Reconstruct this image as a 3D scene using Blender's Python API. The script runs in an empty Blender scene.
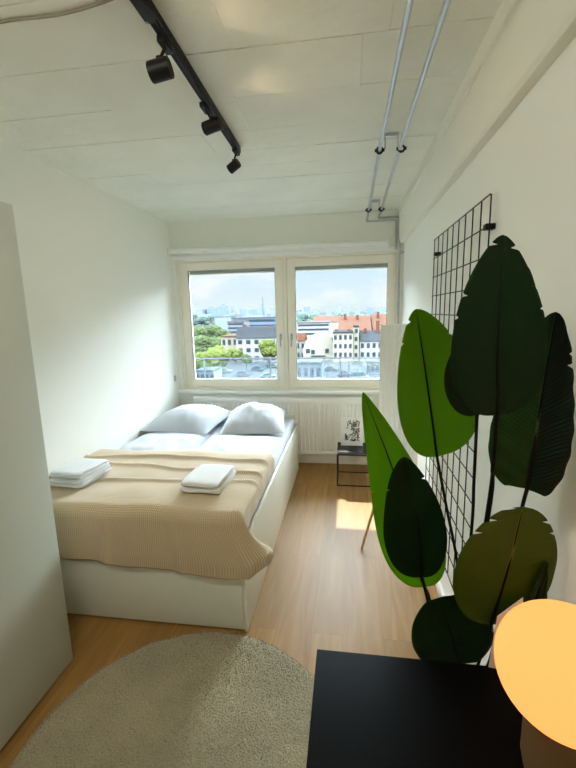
import bpy, bmesh, math, random
from mathutils import Vector, Matrix, noise
random.seed(7)
PI = math.pi
scn = bpy.context.scene
COL = scn.collection

# ------------------------------------------------------------------ camera
FPX = 404.0; PITCH = .175434; YAW = .148927; ROLL = -.0234844; H = 1.7
def cam_axes():
    cy, sy, cp, sp = math.cos(YAW), math.sin(YAW), math.cos(PITCH), math.sin(PITCH)
    f = Vector((-sy*cp, cy*cp, -sp)); r = Vector((cy, sy, 0)); u = r.cross(f)
    cr, sr = math.cos(ROLL), math.sin(ROLL)
    return r*cr+u*sr, u*cr-r*sr, f
CR, CU, CF = cam_axes()
cd = bpy.data.cameras.new('camera'); cam = bpy.data.objects.new('camera', cd); COL.objects.link(cam)
cd.sensor_fit = 'VERTICAL'; cd.sensor_height = 24; cd.lens = 24*FPX/768; cd.clip_start = .02; cd.clip_end = 9000
m = Matrix((CR, CU, -CF)).transposed().to_4x4(); m.translation = (0, 0, H); cam.matrix_world = m
scn.camera = cam
def at(px, py, Y):            # measured point of the photo put at its real distance Y into the room
    d = CF + CR*((px-288)/FPX) + CU*((384-py)/FPX)
    return Vector((0, 0, H)) + d*(Y/d.y)

# ------------------------------------------------------------------ materials
OUT = [1.0]
def s2l(c): return tuple(OUT[0]*(v/12.92 if v <= .04045 else ((v+.055)/1.055)**2.4) for v in [x/255 for x in c])
def mat(name, rgb, rough=.6, metal=0, bump=0, bscale=60, var=0, vscale=4, trans=0, emit=None, estr=1, spec=.5, stretch=(1,1,1), alpha=None, sheen=0, coat=0):
    m = bpy.data.materials.new(name); m.use_nodes = True
    n = m.node_tree; b = n.nodes['Principled BSDF']; L = n.links
    c = s2l(rgb)+(1,)
    b.inputs['Base Color'].default_value = c; b.inputs['Roughness'].default_value = rough; b.inputs['Metallic'].default_value = metal
    b.inputs['Specular IOR Level'].default_value = spec if OUT[0] > .9 else 0
    b.inputs['Sheen Weight'].default_value = sheen; b.inputs['Coat Weight'].default_value = coat
    tc = n.nodes.new('ShaderNodeTexCoord'); mp = n.nodes.new('ShaderNodeMapping'); mp.inputs['Scale'].default_value = stretch
    L.new(tc.outputs['Object'], mp.inputs['Vector'])
    if var:
        t = n.nodes.new('ShaderNodeTexNoise'); t.inputs['Scale'].default_value = vscale; t.inputs['Detail'].default_value = 5
        L.new(mp.outputs[0], t.inputs['Vector'])
        r = n.nodes.new('ShaderNodeValToRGB'); r.color_ramp.elements[0].position = .3; r.color_ramp.elements[1].position = .7
        r.color_ramp.elements[0].color = tuple(x*(1-var) for x in c[:3])+(1,); r.color_ramp.elements[1].color = tuple(min(1, x*(1+var*.5)) for x in c[:3])+(1,)
        L.new(t.outputs['Fac'], r.inputs['Fac']); L.new(r.outputs['Color'], b.inputs['Base Color'])
    if bump:
        t = n.nodes.new('ShaderNodeTexNoise'); t.inputs['Scale'].default_value = bscale; t.inputs['Detail'].default_value = 4
        L.new(mp.outputs[0], t.inputs['Vector'])
        bp = n.nodes.new('ShaderNodeBump'); bp.inputs['Strength'].default_value = bump; bp.inputs['Distance'].default_value = .01
        L.new(t.outputs['Fac'], bp.inputs['Height']); L.new(bp.outputs[0], b.inputs['Normal'])
    if emit:
        b.inputs['Emission Color'].default_value = tuple(emit)+(1,); b.inputs['Emission Strength'].default_value = estr
    if trans:
        tr = n.nodes.new('ShaderNodeBsdfTranslucent'); tr.inputs['Color'].default_value = c
        mx = n.nodes.new('ShaderNodeMixShader'); mx.inputs[0].default_value = trans
        L.new(b.outputs[0], mx.inputs[1]); L.new(tr.outputs[0], mx.inputs[2]); L.new(mx.outputs[0], n.nodes['Material Output'].inputs['Surface'])
    return m

M = {}
M['wall'] = mat('painted_wall', (240,241,233), .75, bump=.08, bscale=90)
M['wall_out'] = mat('outer_plaster', (215,212,205), .8, bump=.1)
M['ceil'] = mat('painted_concrete', (236,237,227), .8, bump=.6, bscale=11, var=.05, vscale=3)
M['beam'] = mat('painted_beam', (234,233,221), .8, bump=.12, bscale=12)
M['joint'] = mat('dark_joint', (120,116,100), .9)
M['trim'] = mat('white_trim', (244,244,240), .45)
M['wframe'] = mat('cream_window_frame', (246,241,226), .45)
M['gasket'] = mat('dark_gasket', (95,92,82), .6)
M['white'] = mat('white_laminate', (228,228,216), .42)
M['ward'] = mat('wardrobe_laminate', (196,199,186), .45, bump=.02)
M['rad'] = mat('white_enamel', (247,247,242), .35)
M['black'] = mat('black_powder_coat', (7,7,8), .5, spec=.3)
M['desk'] = mat('black_laminate', (7,8,9), .6, bump=.02, spec=.07)
M['wire'] = mat('black_wire', (14,13,14), .5, spec=.3)
M['chrome'] = mat('brushed_steel', (190,192,196), .3, 1)
M['galv'] = mat('galvanised_conduit', (200,204,208), .3, .9, var=.1, vscale=8)
M['cotton'] = mat('white_cotton', (203,209,219), .9, bump=.25, bscale=9, sheen=.2)
M['towel'] = mat('white_terry', (226,226,226), .95, bump=.25, bscale=260, sheen=.4)
M['cable'] = mat('grey_cable', (140,132,118), .6)
M['leg'] = mat('light_beech', (206,160,92), .45, var=.12, vscale=9, stretch=(8,8,1))
M['paper'] = mat('white_paper', (238,238,234), .7)
M['ink'] = mat('black_ink', (22,22,24), .6)
M['pot'] = mat('dark_planter', (38,38,38), .6)
M['soil'] = mat('soil', (50,38,28), .95, bump=.8, bscale=60)
M['stem'] = mat('dark_stem', (13,18,9), .6, spec=.15)
M['stem_l'] = mat('green_stem', (70,96,30), .5)
M['lampbase'] = mat('frosted_base', (112,88,60), .5)
M['rubber'] = mat('rubber', (20,20,20), .8)
M['shade'] = mat('ribbed_paper', (236,234,226), .8, trans=.6)
M['glow'] = mat('glowing_shade', (110,72,36), .5, spec=.15, emit=(1.1,.395,.105), estr=1.0)
M['bulb'] = mat('warm_bulb', (255,220,160), .5, emit=(1,.72,.38), estr=9)

def glass(name, tint, gl=.04):
    m = bpy.data.materials.new(name); m.use_nodes = True; n = m.node_tree; n.nodes.clear()
    o = n.nodes.new('ShaderNodeOutputMaterial'); t = n.nodes.new('ShaderNodeBsdfTransparent'); g = n.nodes.new('ShaderNodeBsdfGlossy')
    t.inputs[0].default_value = tint+(1,); g.inputs['Roughness'].default_value = .02
    f = n.nodes.new('ShaderNodeFresnel'); f.inputs[0].default_value = 1.35
    x = n.nodes.new('ShaderNodeMixShader'); n.links.new(f.outputs[0], x.inputs[0])
    n.links.new(t.outputs[0], x.inputs[1]); n.links.new(g.outputs[0], x.inputs[2]); n.links.new(x.outputs[0], o.inputs[0])
    return m
M['glass'] = glass('window_glass', (.96,.98,.97)); M['rail_glass'] = glass('balcony_glass', (.80,.90,.96))

def floor_mat():
    m = bpy.data.materials.new('oak_planks'); m.use_nodes = True; n = m.node_tree; L = n.links; b = n.nodes['Principled BSDF']
    tc = n.nodes.new('ShaderNodeTexCoord')
    mp = n.nodes.new('ShaderNodeMapping'); mp.inputs['Rotation'].default_value = (0, 0, PI/2); L.new(tc.outputs['Object'], mp.inputs[0])
    br = n.nodes.new('ShaderNodeTexBrick'); br.offset = .37; br.inputs['Scale'].default_value = 1
    br.inputs['Brick Width'].default_value = 1.9; br.inputs['Row Height'].default_value = .19; br.inputs['Mortar Size'].default_value = .0014
    br.inputs['Mortar Smooth'].default_value = .3; br.inputs['Bias'].default_value = 0
    br.inputs['Color1'].default_value = (0,0,0,1); br.inputs['Color2'].default_value = (1,1,1,1); br.inputs['Mortar'].default_value = (.5,.5,.5,1)
    L.new(mp.outputs[0], br.inputs['Vector'])
    g = n.nodes.new('ShaderNodeMapping'); g.inputs['Scale'].default_value = (8, .8, 1); L.new(tc.outputs['Object'], g.inputs[0])
    add = n.nodes.new('ShaderNodeVectorMath'); add.operation = 'ADD'; L.new(g.outputs[0], add.inputs[0])
    sc = n.nodes.new('ShaderNodeVectorMath'); sc.operation = 'SCALE'; sc.inputs['Scale'].default_value = 7; L.new(br.outputs['Color'], sc.inputs[0]); L.new(sc.outputs[0], add.inputs[1])
    t = n.nodes.new('ShaderNodeTexNoise'); t.inputs['Scale'].default_value = 1.6; t.inputs['Detail'].default_value = 9; t.inputs['Distortion'].default_value = 1.3
    L.new(add.outputs[0], t.inputs['Vector'])
    r = n.nodes.new('ShaderNodeValToRGB'); e = r.color_ramp.elements
    e[0].position = .28; e[0].color = s2l((152,111,58))+(1,); e[1].position = .7; e[1].color = s2l((181,139,78))+(1,)
    q = e.new(.48); q.color = s2l((166,124,66))+(1,); L.new(t.outputs['Fac'], r.inputs['Fac'])
    hs = n.nodes.new('ShaderNodeHueSaturation'); L.new(r.outputs[0], hs.inputs['Color'])
    mr = n.nodes.new('ShaderNodeMapRange'); mr.inputs['To Min'].default_value = .72; mr.inputs['To Max'].default_value = .88
    L.new(br.outputs['Color'], mr.inputs['Value']); L.new(mr.outputs[0], hs.inputs['Value'])
    mx = n.nodes.new('ShaderNodeMix'); mx.data_type = 'RGBA'; L.new(br.outputs['Fac'], mx.inputs[0]); L.new(hs.outputs[0], mx.inputs[6]); mx.inputs[7].default_value = s2l((128,96,58))+(1,)
    L.new(mx.outputs[2], b.inputs['Base Color'])
    b.inputs['Roughness'].default_value = .45; b.inputs['Specular IOR Level'].default_value = .3
    bp = n.nodes.new('ShaderNodeBump'); bp.inputs['Strength'].default_value = .12; bp.inputs['Distance'].default_value = .004
    L.new(t.outputs['Fac'], bp.inputs['Height']); L.new(bp.outputs[0], b.inputs['Normal'])
    return m
M['floor'] = floor_mat()

def waffle_mat():
    m = mat('waffle_blanket', (200,178,144), .92, sheen=.3); n = m.node_tree; L = n.links; b = n.nodes['Principled BSDF']
    uv = n.nodes.new('ShaderNodeUVMap'); sep = n.nodes.new('ShaderNodeSeparateXYZ'); L.new(uv.outputs[0], sep.inputs[0])
    hs = []
    for ax, k in ((0, 2*PI/.011), (1, 2*PI/.012)):
        a = n.nodes.new('ShaderNodeMath'); a.operation = 'MULTIPLY'; a.inputs[1].default_value = k; L.new(sep.outputs[ax], a.inputs[0])
        s = n.nodes.new('ShaderNodeMath'); s.operation = 'SINE'; L.new(a.outputs[0], s.inputs[0]); hs.append(s)
    w = n.nodes.new('ShaderNodeMath'); w.operation = 'MULTIPLY'; w.inputs[1].default_value = .45; L.new(hs[1].outputs[0], w.inputs[0])
    ad = n.nodes.new('ShaderNodeMath'); ad.operation = 'ADD'; L.new(hs[0].outputs[0], ad.inputs[0]); L.new(w.outputs[0], ad.inputs[1])
    bp = n.nodes.new('ShaderNodeBump'); bp.inputs['Strength'].default_value = .35; bp.inputs['Distance'].default_value = .002
    L.new(ad.outputs[0], bp.inputs['Height']); L.new(bp.outputs[0], b.inputs['Normal'])
    mr = n.nodes.new('ShaderNodeMapRange'); mr.inputs['From Min'].default_value = -1.4; mr.inputs['From Max'].default_value = 1.4
    L.new(ad.outputs[0], mr.inputs['Value'])
    mx = n.nodes.new('ShaderNodeMix'); mx.data_type = 'RGBA'; L.new(mr.outputs[0], mx.inputs[0])
    mx.inputs[6].default_value = s2l((188,164,130))+(1,); mx.inputs[7].default_value = s2l((208,187,154))+(1,)
    L.new(mx.outputs[2], b.inputs['Base Color'])
    return m
M['waffle'] = waffle_mat()

def leaf_mat(name, rgb, rib, trans, rough=.4):
    m = mat(name, rgb, rough, trans=trans, spec=.18 if trans < .1 else .25); n = m.node_tree; L = n.links; b = n.nodes['Principled BSDF']
    uv = n.nodes.new('ShaderNodeUVMap'); sep = n.nodes.new('ShaderNodeSeparateXYZ'); L.new(uv.outputs[0], sep.inputs[0])
    ab = n.nodes.new('ShaderNodeMath'); ab.operation = 'ABSOLUTE'; L.new(sep.outputs[0], ab.inputs[0])
    k = n.nodes.new('ShaderNodeMath'); k.operation = 'MULTIPLY_ADD'; k.inputs[1].default_value = -.14; L.new(ab.outputs[0], k.inputs[0]); L.new(sep.outputs[1], k.inputs[2])
    f = n.nodes.new('ShaderNodeMath'); f.operation = 'MULTIPLY'; f.inputs[1].default_value = 260; L.new(k.outputs[0], f.inputs[0])
    s = n.nodes.new('ShaderNodeMath'); s.operation = 'SINE'; L.new(f.outputs[0], s.inputs[0])
    bp = n.nodes.new('ShaderNodeBump'); bp.inputs['Strength'].default_value = .3 if 'two' in name else .12; bp.inputs['Distance'].default_value = .002
    L.new(s.outputs[0], bp.inputs['Height']); L.new(bp.outputs[0], b.inputs['Normal'])
    lt = n.nodes.new('ShaderNodeMath'); lt.operation = 'LESS_THAN'; lt.inputs[1].default_value = .035; L.new(ab.outputs[0], lt.inputs[0])
    mx = n.nodes.new('ShaderNodeMix'); mx.data_type = 'RGBA'; L.new(lt.outputs[0], mx.inputs[0])
    mx.inputs[6].default_value = s2l(rgb)+(1,); mx.inputs[7].default_value = s2l(rib)+(1,)
    L.new(mx.outputs[2], b.inputs['Base Color'])
    return m
M['leaf_l'] = leaf_mat('sunlit_leaf', (124,168,30), (44,70,14), .7)  # bright copy of the leaf green, sunlit look put into the colour
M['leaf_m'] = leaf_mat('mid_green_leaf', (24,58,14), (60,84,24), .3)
M['leaf_d'] = leaf_mat('dark_shade_leaf', (13,42,10), (20,48,14), .05, .5)  # dark copy of the leaf green, shade put into the colour
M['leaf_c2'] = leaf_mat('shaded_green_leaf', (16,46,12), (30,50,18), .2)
M['leaf_o'] = leaf_mat('lamp_tint_leaf', (62,90,16), (96,108,34), .2, .45)  # olive tint stands in for the table lamp's glow

M['leaf_c'] = leaf_mat('two_tone_shade_leaf', (24,62,16), (60,92,40), .22)
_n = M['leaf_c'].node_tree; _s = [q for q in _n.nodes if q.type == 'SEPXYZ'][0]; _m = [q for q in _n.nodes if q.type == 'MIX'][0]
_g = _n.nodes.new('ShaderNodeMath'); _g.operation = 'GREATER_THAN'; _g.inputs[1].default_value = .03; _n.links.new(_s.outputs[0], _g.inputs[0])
_x = _n.nodes.new('ShaderNodeMix'); _x.data_type = 'RGBA'; _x.inputs[6].default_value = s2l((24,62,16))+(1,); _x.inputs[7].default_value = s2l((8,30,18))+(1,)  # one half coloured darker as the shaded side of the fold
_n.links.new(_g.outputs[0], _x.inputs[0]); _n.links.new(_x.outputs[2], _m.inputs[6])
# ------------------------------------------------------------------ mesh helpers
ORG = {}
def tag(o, label=None, cat=None, group=None, kind=None):
    if label: o['label'] = label
    if cat: o['category'] = cat
    if group: o['group'] = group
    if kind: o['kind'] = kind
    return o
def thing(name, label, cat, loc, group=None):
    o = bpy.data.objects.new(name, None); COL.objects.link(o); o.location = loc; o.empty_display_size = .1
    ORG[o.name] = Vector(loc); return tag(o, label, cat, group)
def mesh(name, bm, m, parent=None, origin=None, ang=35, smooth=True):
    """links bm (world coordinates) as ONE mesh object, origin at the thing's base"""
    me = bpy.data.meshes.new(name)
    org = ORG[parent.name] if parent else Vector(origin) if origin else Vector((0,0,0))
    bmesh.ops.translate(bm, verts=bm.verts, vec=-org)
    if not name == 'leaf': bmesh.ops.recalc_face_normals(bm, faces=bm.faces)
    for f in bm.faces: f.smooth = smooth
    bm.to_mesh(me); bm.free()
    if smooth: me.set_sharp_from_angle(angle=math.radians(ang))
    me.materials.append(m) if not isinstance(m, list) else [me.materials.append(x) for x in m]
    o = bpy.data.objects.new(name, me); COL.objects.link(o)
    if parent: o.parent = parent
    else: o.location = org
    ORG[o.name] = org
    return o
def B(): return bmesh.new()
def box(bm, x0, x1, y0, y1, z0, z1, bev=0, rot=None, seg=2):
    r = bmesh.ops.create_cube(bm, size=1)['verts']
    c = Vector(((x0+x1)/2, (y0+y1)/2, (z0+z1)/2))
    for v in r: v.co = Vector((v.co.x*(x1-x0), v.co.y*(y1-y0), v.co.z*(z1-z0)))
    if bev:
        es = list({e for v in r for e in v.link_edges})
        q = bmesh.ops.bevel(bm, geom=es, offset=bev, segments=seg, affect='EDGES', profile=.5)
        r = list({v for f in q['faces'] for v in f.verts} | {v for v in r if v.is_valid})
    if rot: 
        for v in r: v.co = rot @ v.co
    for v in r: v.co += c
    return r
def frame_of(d):
    d = d.normalized(); a = Vector((0,0,1)) if abs(d.z) < .9 else Vector((1,0,0))
    u = d.cross(a).normalized(); return u, d.cross(u).normalized()
def tube(bm, pts, r, n=10, cap=True, radii=None):
    pts = [Vector(p) for p in pts]; rings = []; u = None
    for i, p in enumerate(pts):
        d = (pts[min(i+1, len(pts)-1)]-pts[max(i-1, 0)]).normalized()
        if u is None: u, _ = frame_of(d)
        u = (u-d*u.dot(d)).normalized(); w = d.cross(u); R = radii[i] if radii else r
        rings.append([bm.verts.new(p+u*math.cos(2*PI*k/n)*R+w*math.sin(2*PI*k/n)*R) for k in range(n)])
    for a, b in zip(rings, rings[1:]):
        for k in range(n): bm.faces.new((a[k], a[(k+1) % n], b[(k+1) % n], b[k]))
    if cap: bm.faces.new(rings[0][::-1]); bm.faces.new(rings[-1])
def spline(P, n=8):
    P = [Vector(p) for p in P]
    if len(P) < 3: return [P[0].lerp(P[-1], i/n) for i in range(n+1)]
    Q = [P[0]*2-P[1]]+P+[P[-1]*2-P[-2]]; out = []
    for i in range(1, len(Q)-2):
        a, b, c, d = Q[i-1:i+3]
        for k in range(n):
            t = k/n; out.append(.5*((2*b)+(c-a)*t+(2*a-5*b+4*c-d)*t*t+(-a+3*b-3*c+d)*t**3))
    out.append(P[-1]); return out
def bend(P, rad=.03, n=5):     # polyline with rounded corners
    P = [Vector(p) for p in P]; out = [P[0]]
    for a, b, c in zip(P, P[1:], P[2:]):
        d0 = (a-b).normalized(); d1 = (c-b).normalized(); p0 = b+d0*rad; p1 = b+d1*rad
        for k in range(n+1):
            t = k/n; out.append(p0*(1-t)**2+b*2*t*(1-t)+p1*t*t)
    out.append(P[-1]); return out
def lathe(bm, prof, c, n=40, axis=Vector((0,0,1)), fn=None):
    axis = axis.normalized()
    u, w = (Vector((1,0,0)), Vector((0,1,0))) if abs(axis.z) > .999 else frame_of(axis)
    c = Vector(c); rings = []
    for r, z in prof:
        if r < 1e-5: rings.append([bm.verts.new(c+axis*z)]); continue
        rings.append([bm.verts.new(c+axis*z+(u*math.cos(2*PI*k/n)+w*math.sin(2*PI*k/n))*(r if not fn else fn(r, k))) for k in range(n)])
    for a, b in zip(rings, rings[1:]):
        if len(a) == 1 and len(b) == 1: continue
        for k in range(n):
            k2 = (k+1) % n
            if len(a) == 1: bm.faces.new((a[0], b[k2], b[k]))
            elif len(b) == 1: bm.faces.new((a[k], a[k2], b[0]))
            else: bm.faces.new((a[k], a[k2], b[k2], b[k]))
def prism(bm, poly, z0, z1):        # horizontal polygon extruded up
    a = [bm.verts.new((x, y, z0)) for x, y in poly]; b = [bm.verts.new((x, y, z1)) for x, y in poly]; n = len(a)
    bm.faces.new(a[::-1]); bm.faces.new(b)
    for i in range(n): bm.faces.new((a[i], a[(i+1) % n], b[(i+1) % n], b[i]))
def struct(name, bm, m, parent=None, **k):
    o = mesh(name, bm, m, parent, **k)
    if not parent: o['kind'] = 'structure'
    return o
def dup(root, loc, label=None, rz=None, scale=None):
    r = root.copy(); COL.objects.link(r); r.location = loc
    if rz is not None: r.rotation_euler = (0, 0, rz)
    if scale: r.scale = scale
    if label: r['label'] = label
    for ch in list(root.children):
        c = ch.copy(); COL.objects.link(c); c.parent = r
        for g in list(ch.children):
            d = g.copy(); COL.objects.link(d); d.parent = c
    return r

# ------------------------------------------------------------------ the room
XL, XR, YB, YF, ZC = -1.93, .56, 4.391, -1.5, 2.686
b = B(); box(b, XL-.2, XR+.2, YF-.2, YB+.1, -.2, 0); struct('floor', b, M['floor'])
b = B(); box(b, XL-.2, XL, YF-.2, YB+.35, -.2, ZC+.3); struct('wall_left', b, M['wall'])
b = B(); box(b, XR, XR+.2, YF-.2, YB+.35, -.2, ZC+.3); struct('wall_right', b, M['wall'])
b = B(); box(b, XL, XR, YF-.2, YF, -.2, ZC+.3); struct('wall_front', b, M['wall'])
WX0, WX1, WZ0, WZ1 = -1.885, .515, .84, 2.30
b = B()
box(b, XL, XR, YB, YB+.3, -.2, WZ0); box(b, XL, XR, YB, YB+.3, WZ1, ZC+.3)
box(b, XL, WX0, YB, YB+.3, WZ0, WZ1); box(b, WX1, XR, YB, YB+.3, WZ0, WZ1)
struct('wall_back', b, M['wall'])
# ceiling: shuttered concrete boards running across the room, gaps between them
b = B(); rnd = random.Random(3)
ys = [-1.5]
while ys[-1] < 3.6: ys.append(ys[-1]+rnd.choice([.24,.27,.3,.34]))
ys = [y for y in ys if y < 3.7]+[3.87, 4.391]
for i in range(len(ys)-1):
    x = XL; gap = .016 if i == len(ys)-2 else rnd.choice([.0008,.002,.004,.005])
    while x < XR-.01:
        w = rnd.uniform(.5, 1.5) if i < len(ys)-2 else 5
        x1 = min(XR, x+w)
        dz = rnd.uniform(0, .003)
        if XR-x1 < .25: x1 = XR
        box(b, x, x1-(.0008 if x1 < XR else 0), ys[i]+gap*.5, ys[i+1]-gap*.5, ZC-dz, ZC+.05, bev=.0008, seg=1)
        x = x1
box(b, XL, XR, YF, YB, ZC+.045, ZC+.3)
struct('ceiling', b, M['ceil'])
# beam along the right wall
b = B()
prism_pts = [(.507,2.41),(.507,2.606),(.497,2.612),(.497,ZC+.01),(XR,ZC+.01),(XR,2.362),(.524,2.362),(.513,2.378)]
va = [b.verts.new((x, YF, z)) for x, z in prism_pts]; vb = [b.verts.new((x, YB, z)) for x, z in prism_pts]
b.faces.new(va); b.faces.new(vb[::-1])
for i in range(len(va)): b.faces.new((va[i], vb[i], vb[(i+1) % len(va)], va[(i+1) % len(va)]))
struct('trim_1', b, M['beam'], ang=20)
# sill, back baseboard, side baseboard
b = B(); box(b, XL, XR, 4.335, YB+.1, .812, .842, bev=.004); struct('trim_2', b, M['trim'])
b = B(); box(b, XL, XR, 4.372, YB, 0, .10, bev=.003); struct('baseboard_back', b, M['trim'])
b = B(); box(b, XR-.014, XR, YF, 4.372, 0, .07, bev=.003); struct('baseboard_right', b, M['trim'])
b = B(); box(b, XL, XL+.014, YF, .35, 0, .07, bev=.003); struct('baseboard_left', b, M['trim'])
# wooden header strip over the window frame, under the blind
b = B(); box(b, XL+.01, XR-.02, 4.372, YB+.02, 2.288, 2.335, bev=.004); struct('trim_3', b, M['trim'])
# door behind the viewpoint
b = B(); box(b, -.95, -.05, YF, YF+.03, 0, 2.05, bev=.004); dr = struct('door_1', b, M['trim'])
b = B(); tube(b, bend([(-.16,YF+.03,1.03),(-.16,YF+.075,1.03),(-.28,YF+.075,1.03)], .015), .009); mesh('door_handle', b, M['chrome'], dr)
b = B()
for x0, x1, z0, z1 in ((-1.02,-.95,0,2.12),(-.05,.02,0,2.12),(-.95,-.05,2.05,2.12)): box(b, x0, x1, YF, YF+.02, z0, z1)
mesh('door_frame', b, M['trim'], dr)

# windows: outer frame, two sashes
def rect_frame(b, x0, x1, z0, z1, t, y0, y1, bev=.004):
    box(b, x0, x0+t, y0, y1, z0, z1, bev); box(b, x1-t, x1, y0, y1, z0, z1, bev)
    box(b, x0+t, x1-t, y0, y1, z0, z0+t, bev); box(b, x0+t, x1-t, y0, y1, z1-t, z1, bev)
YW = 4.45
def window(name, x0, x1, hx):
    b = B(); rect_frame(b, x0, x1, .868, 2.268, .088, YW, YW+.07); o = struct(name, b, M['wframe'])
    b = B(); box(b, x0+.085, x1-.085, YW+.035, YW+.041, .95, 2.19); mesh('pane', b, M['glass'], o)
    b = B(); rect_frame(b, x0+.084, x1-.084, .952, 2.184, .007, YW+.005, YW+.034, 0); mesh('gasket', b, M['gasket'], o)
    b = B(); box(b, hx-.013, hx+.013, YW-.01, YW, 1.40, 1.47, .004); tube(b, bend([(hx,YW-.01,1.445),(hx,YW-.045,1.445),(hx,YW-.045,1.33)], .012), .0085); mesh('window_handle', b, M['chrome'], o)
    return o
window('window_1', -1.862, -.697, -.735); window('window_2', -.652, .497, -.615)
b = B()
for x0, x1, z0, z1 in ((WX0,-1.866,.842,WZ1),(.501,WX1,.842,WZ1),(-.693,-.656,.842,WZ1),(-1.866,-.693,.842,.864),(-.656,.501,.842,.864),(-1.866,-.693,2.272,WZ1),(-.656,.501,2.272,WZ1)):
    box(b, x0, x1, YW-.012, YW+.1, z0, z1, .003)
struct('trim_4', b, M['wframe'])
# exterior screen boxes above the panes
b = B()
box(b, -1.86, .50, YW+.08, YW+.20, 2.148, 2.295, .005); struct('trim_5', b, mat('screen_box', (120,118,108), .6))

# ------------------------------------------------------------------ balcony outside
def slab(name, pts, z0, z1, m): b = B(); prism(b, pts, z0, z1); return struct(name, b, m)
slab('balcony_floor', [(-4,4.71),(3,4.71),(3,5.5),(-4,5.5)], -.25, -.06, M['wall_out'])
slab('sun_block_slab', [(-5,4.71),(-5,6.6),(-.97,6.6),(-.97,5.74),(3,5.74),(3,4.71)], 2.75, 2.95, M['wall_out'])  # added unseen slab, shaped to limit the sun patch on the floor
M['railm'] = mat('anodised_rail', (70,78,86), .8, spec=.1)
rl = thing('glass_railing', 'clear glass balcony railing with slim steel posts outside the window', 'railing', (-.8,5.42,-.06))
b = B(); tube(b, [(-4,5.42,1.085),(3,5.42,1.085)], .011, 8); mesh('top_rail', b, M['railm'], rl)
for i in range(8):
    x = -3.9+i*.95
    b = B(); box(b, x-.008, x+.008, 5.40, 5.44, -.06, 1.08, .002); mesh('post', b, M['railm'], rl)
    if i < 7: b = B(); box(b, x+.02, x+.93, 5.415, 5.423, .02, 1.05); mesh('glass_panel', b, M['rail_glass'], rl)

# ------------------------------------------------------------------ roller blind, pipes, track, cable
t = thing('roller_blind', 'long white rolled-up blind tube mounted above the window', 'blind', (-.8,4.335,2.33))
b = B(); tube(b, [(-1.915,4.34,2.385),(.385,4.34,2.365)], .030, 20); mesh('blind_roll', b, M['trim'], t)
b = B(); tube(b, [(-1.915,4.335,2.35),(.385,4.335,2.33)], .009, 8); mesh('bottom_bar', b, M['trim'], t)
for x, z in ((-1.922,2.384),(.392,2.364)):
    b = B(); box(b, x-.006, x+.006, 4.30, YB, z-.036, z+.036, .003); mesh('bracket', b, M['trim'], t)

def conduit(x, end, label):
    t = thing('conduit_pipe', label, 'pipe', (x, 1.4, 2.60), 'steel conduits under the ceiling')
    b = B(); tube(b, bend([(x,YF+.02,2.605),(x-.008,2.5,2.605)]+end, .03), .0105, 12); mesh('pipe', b, M['galv'], t)
    return t
c1 = conduit(.186, [(.186,3.99,2.605),(.186,4.375,2.585),(.478,4.375,2.585),(.478,4.375,2.30)], 'left of the two thin steel conduits running along the ceiling')
c2 = conduit(.298, [(.302,3.99,2.605),(.302,4.375,2.615),(.516,4.375,2.615),(.516,4.375,.85)], 'right of the two steel conduits, which turns down beside the window frame')
for y, lab in ((2.575,'black pipe bracket holding both conduits in mid ceiling'),(3.985,'pipe bracket holding both conduits near the window wall')):
    t = thing('pipe_bracket', lab, 'bracket', (.243, y, 2.60))
    b = B(); box(b, .205, .283, y-.022, y+.022, 2.668, ZC, .002); box(b, .205, .211, y-.004, y+.004, 2.61, 2.67); box(b, .277, .283, y-.004, y+.004, 2.61, 2.67); mesh('strut', b, M['galv'], t)
    for x in (.178 if y < 3 else .185, .30):
        b = B(); tube(b, [(x+.016*math.cos(a), y, 2.605+.016*math.sin(a)) for a in [2*PI*k/14 for k in range(15)]], .007, 6)
        box(b, x-.028, x-.014, y-.006, y+.006, 2.598, 2.612); box(b, x+.014, x+.028, y-.006, y+.006, 2.598, 2.612)
        mesh('clamp', b, M['black'], t)
t = thing('pipe_clip', 'small steel clip on the wall right of the window, round the pipe', 'clip', (.54,4.30,2.27))
b = B(); box(b, .515, XR, 4.352, 4.368, 2.262, 2.276, .002); tube(b, [(.53,4.355,2.25),(.53,4.355,2.29)], .008, 8); mesh('clip_body', b, M['galv'], t)
t = thing('blind_cleat', 'tiny grey cleat on the left wall beside the window', 'cleat', (XL,4.25,1.0))
b = B(); box(b, XL, XL+.012, 4.24, 4.26, .965, 1.035, .004); tube(b, [(XL+.02,4.25,.97),(XL+.02,4.25,1.03)], .005, 8); mesh('cleat_body', b, M['galv'], t)

b = B(); tube(b, spline([(XL+.01,1.50,2.676),(-1.5,1.43,2.679),(-1.156,1.392,2.679),(-.936,1.395,2.679),(-.737,1.365,2.679),(-.63,1.32,2.676)], 6), .005, 8)
tag(mesh('ceiling_cable', b, M['cable'], origin=(-1.1,1.4,2.68)), 'thin grey cable clipped along the ceiling from the left wall to the black track', 'cable')

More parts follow.
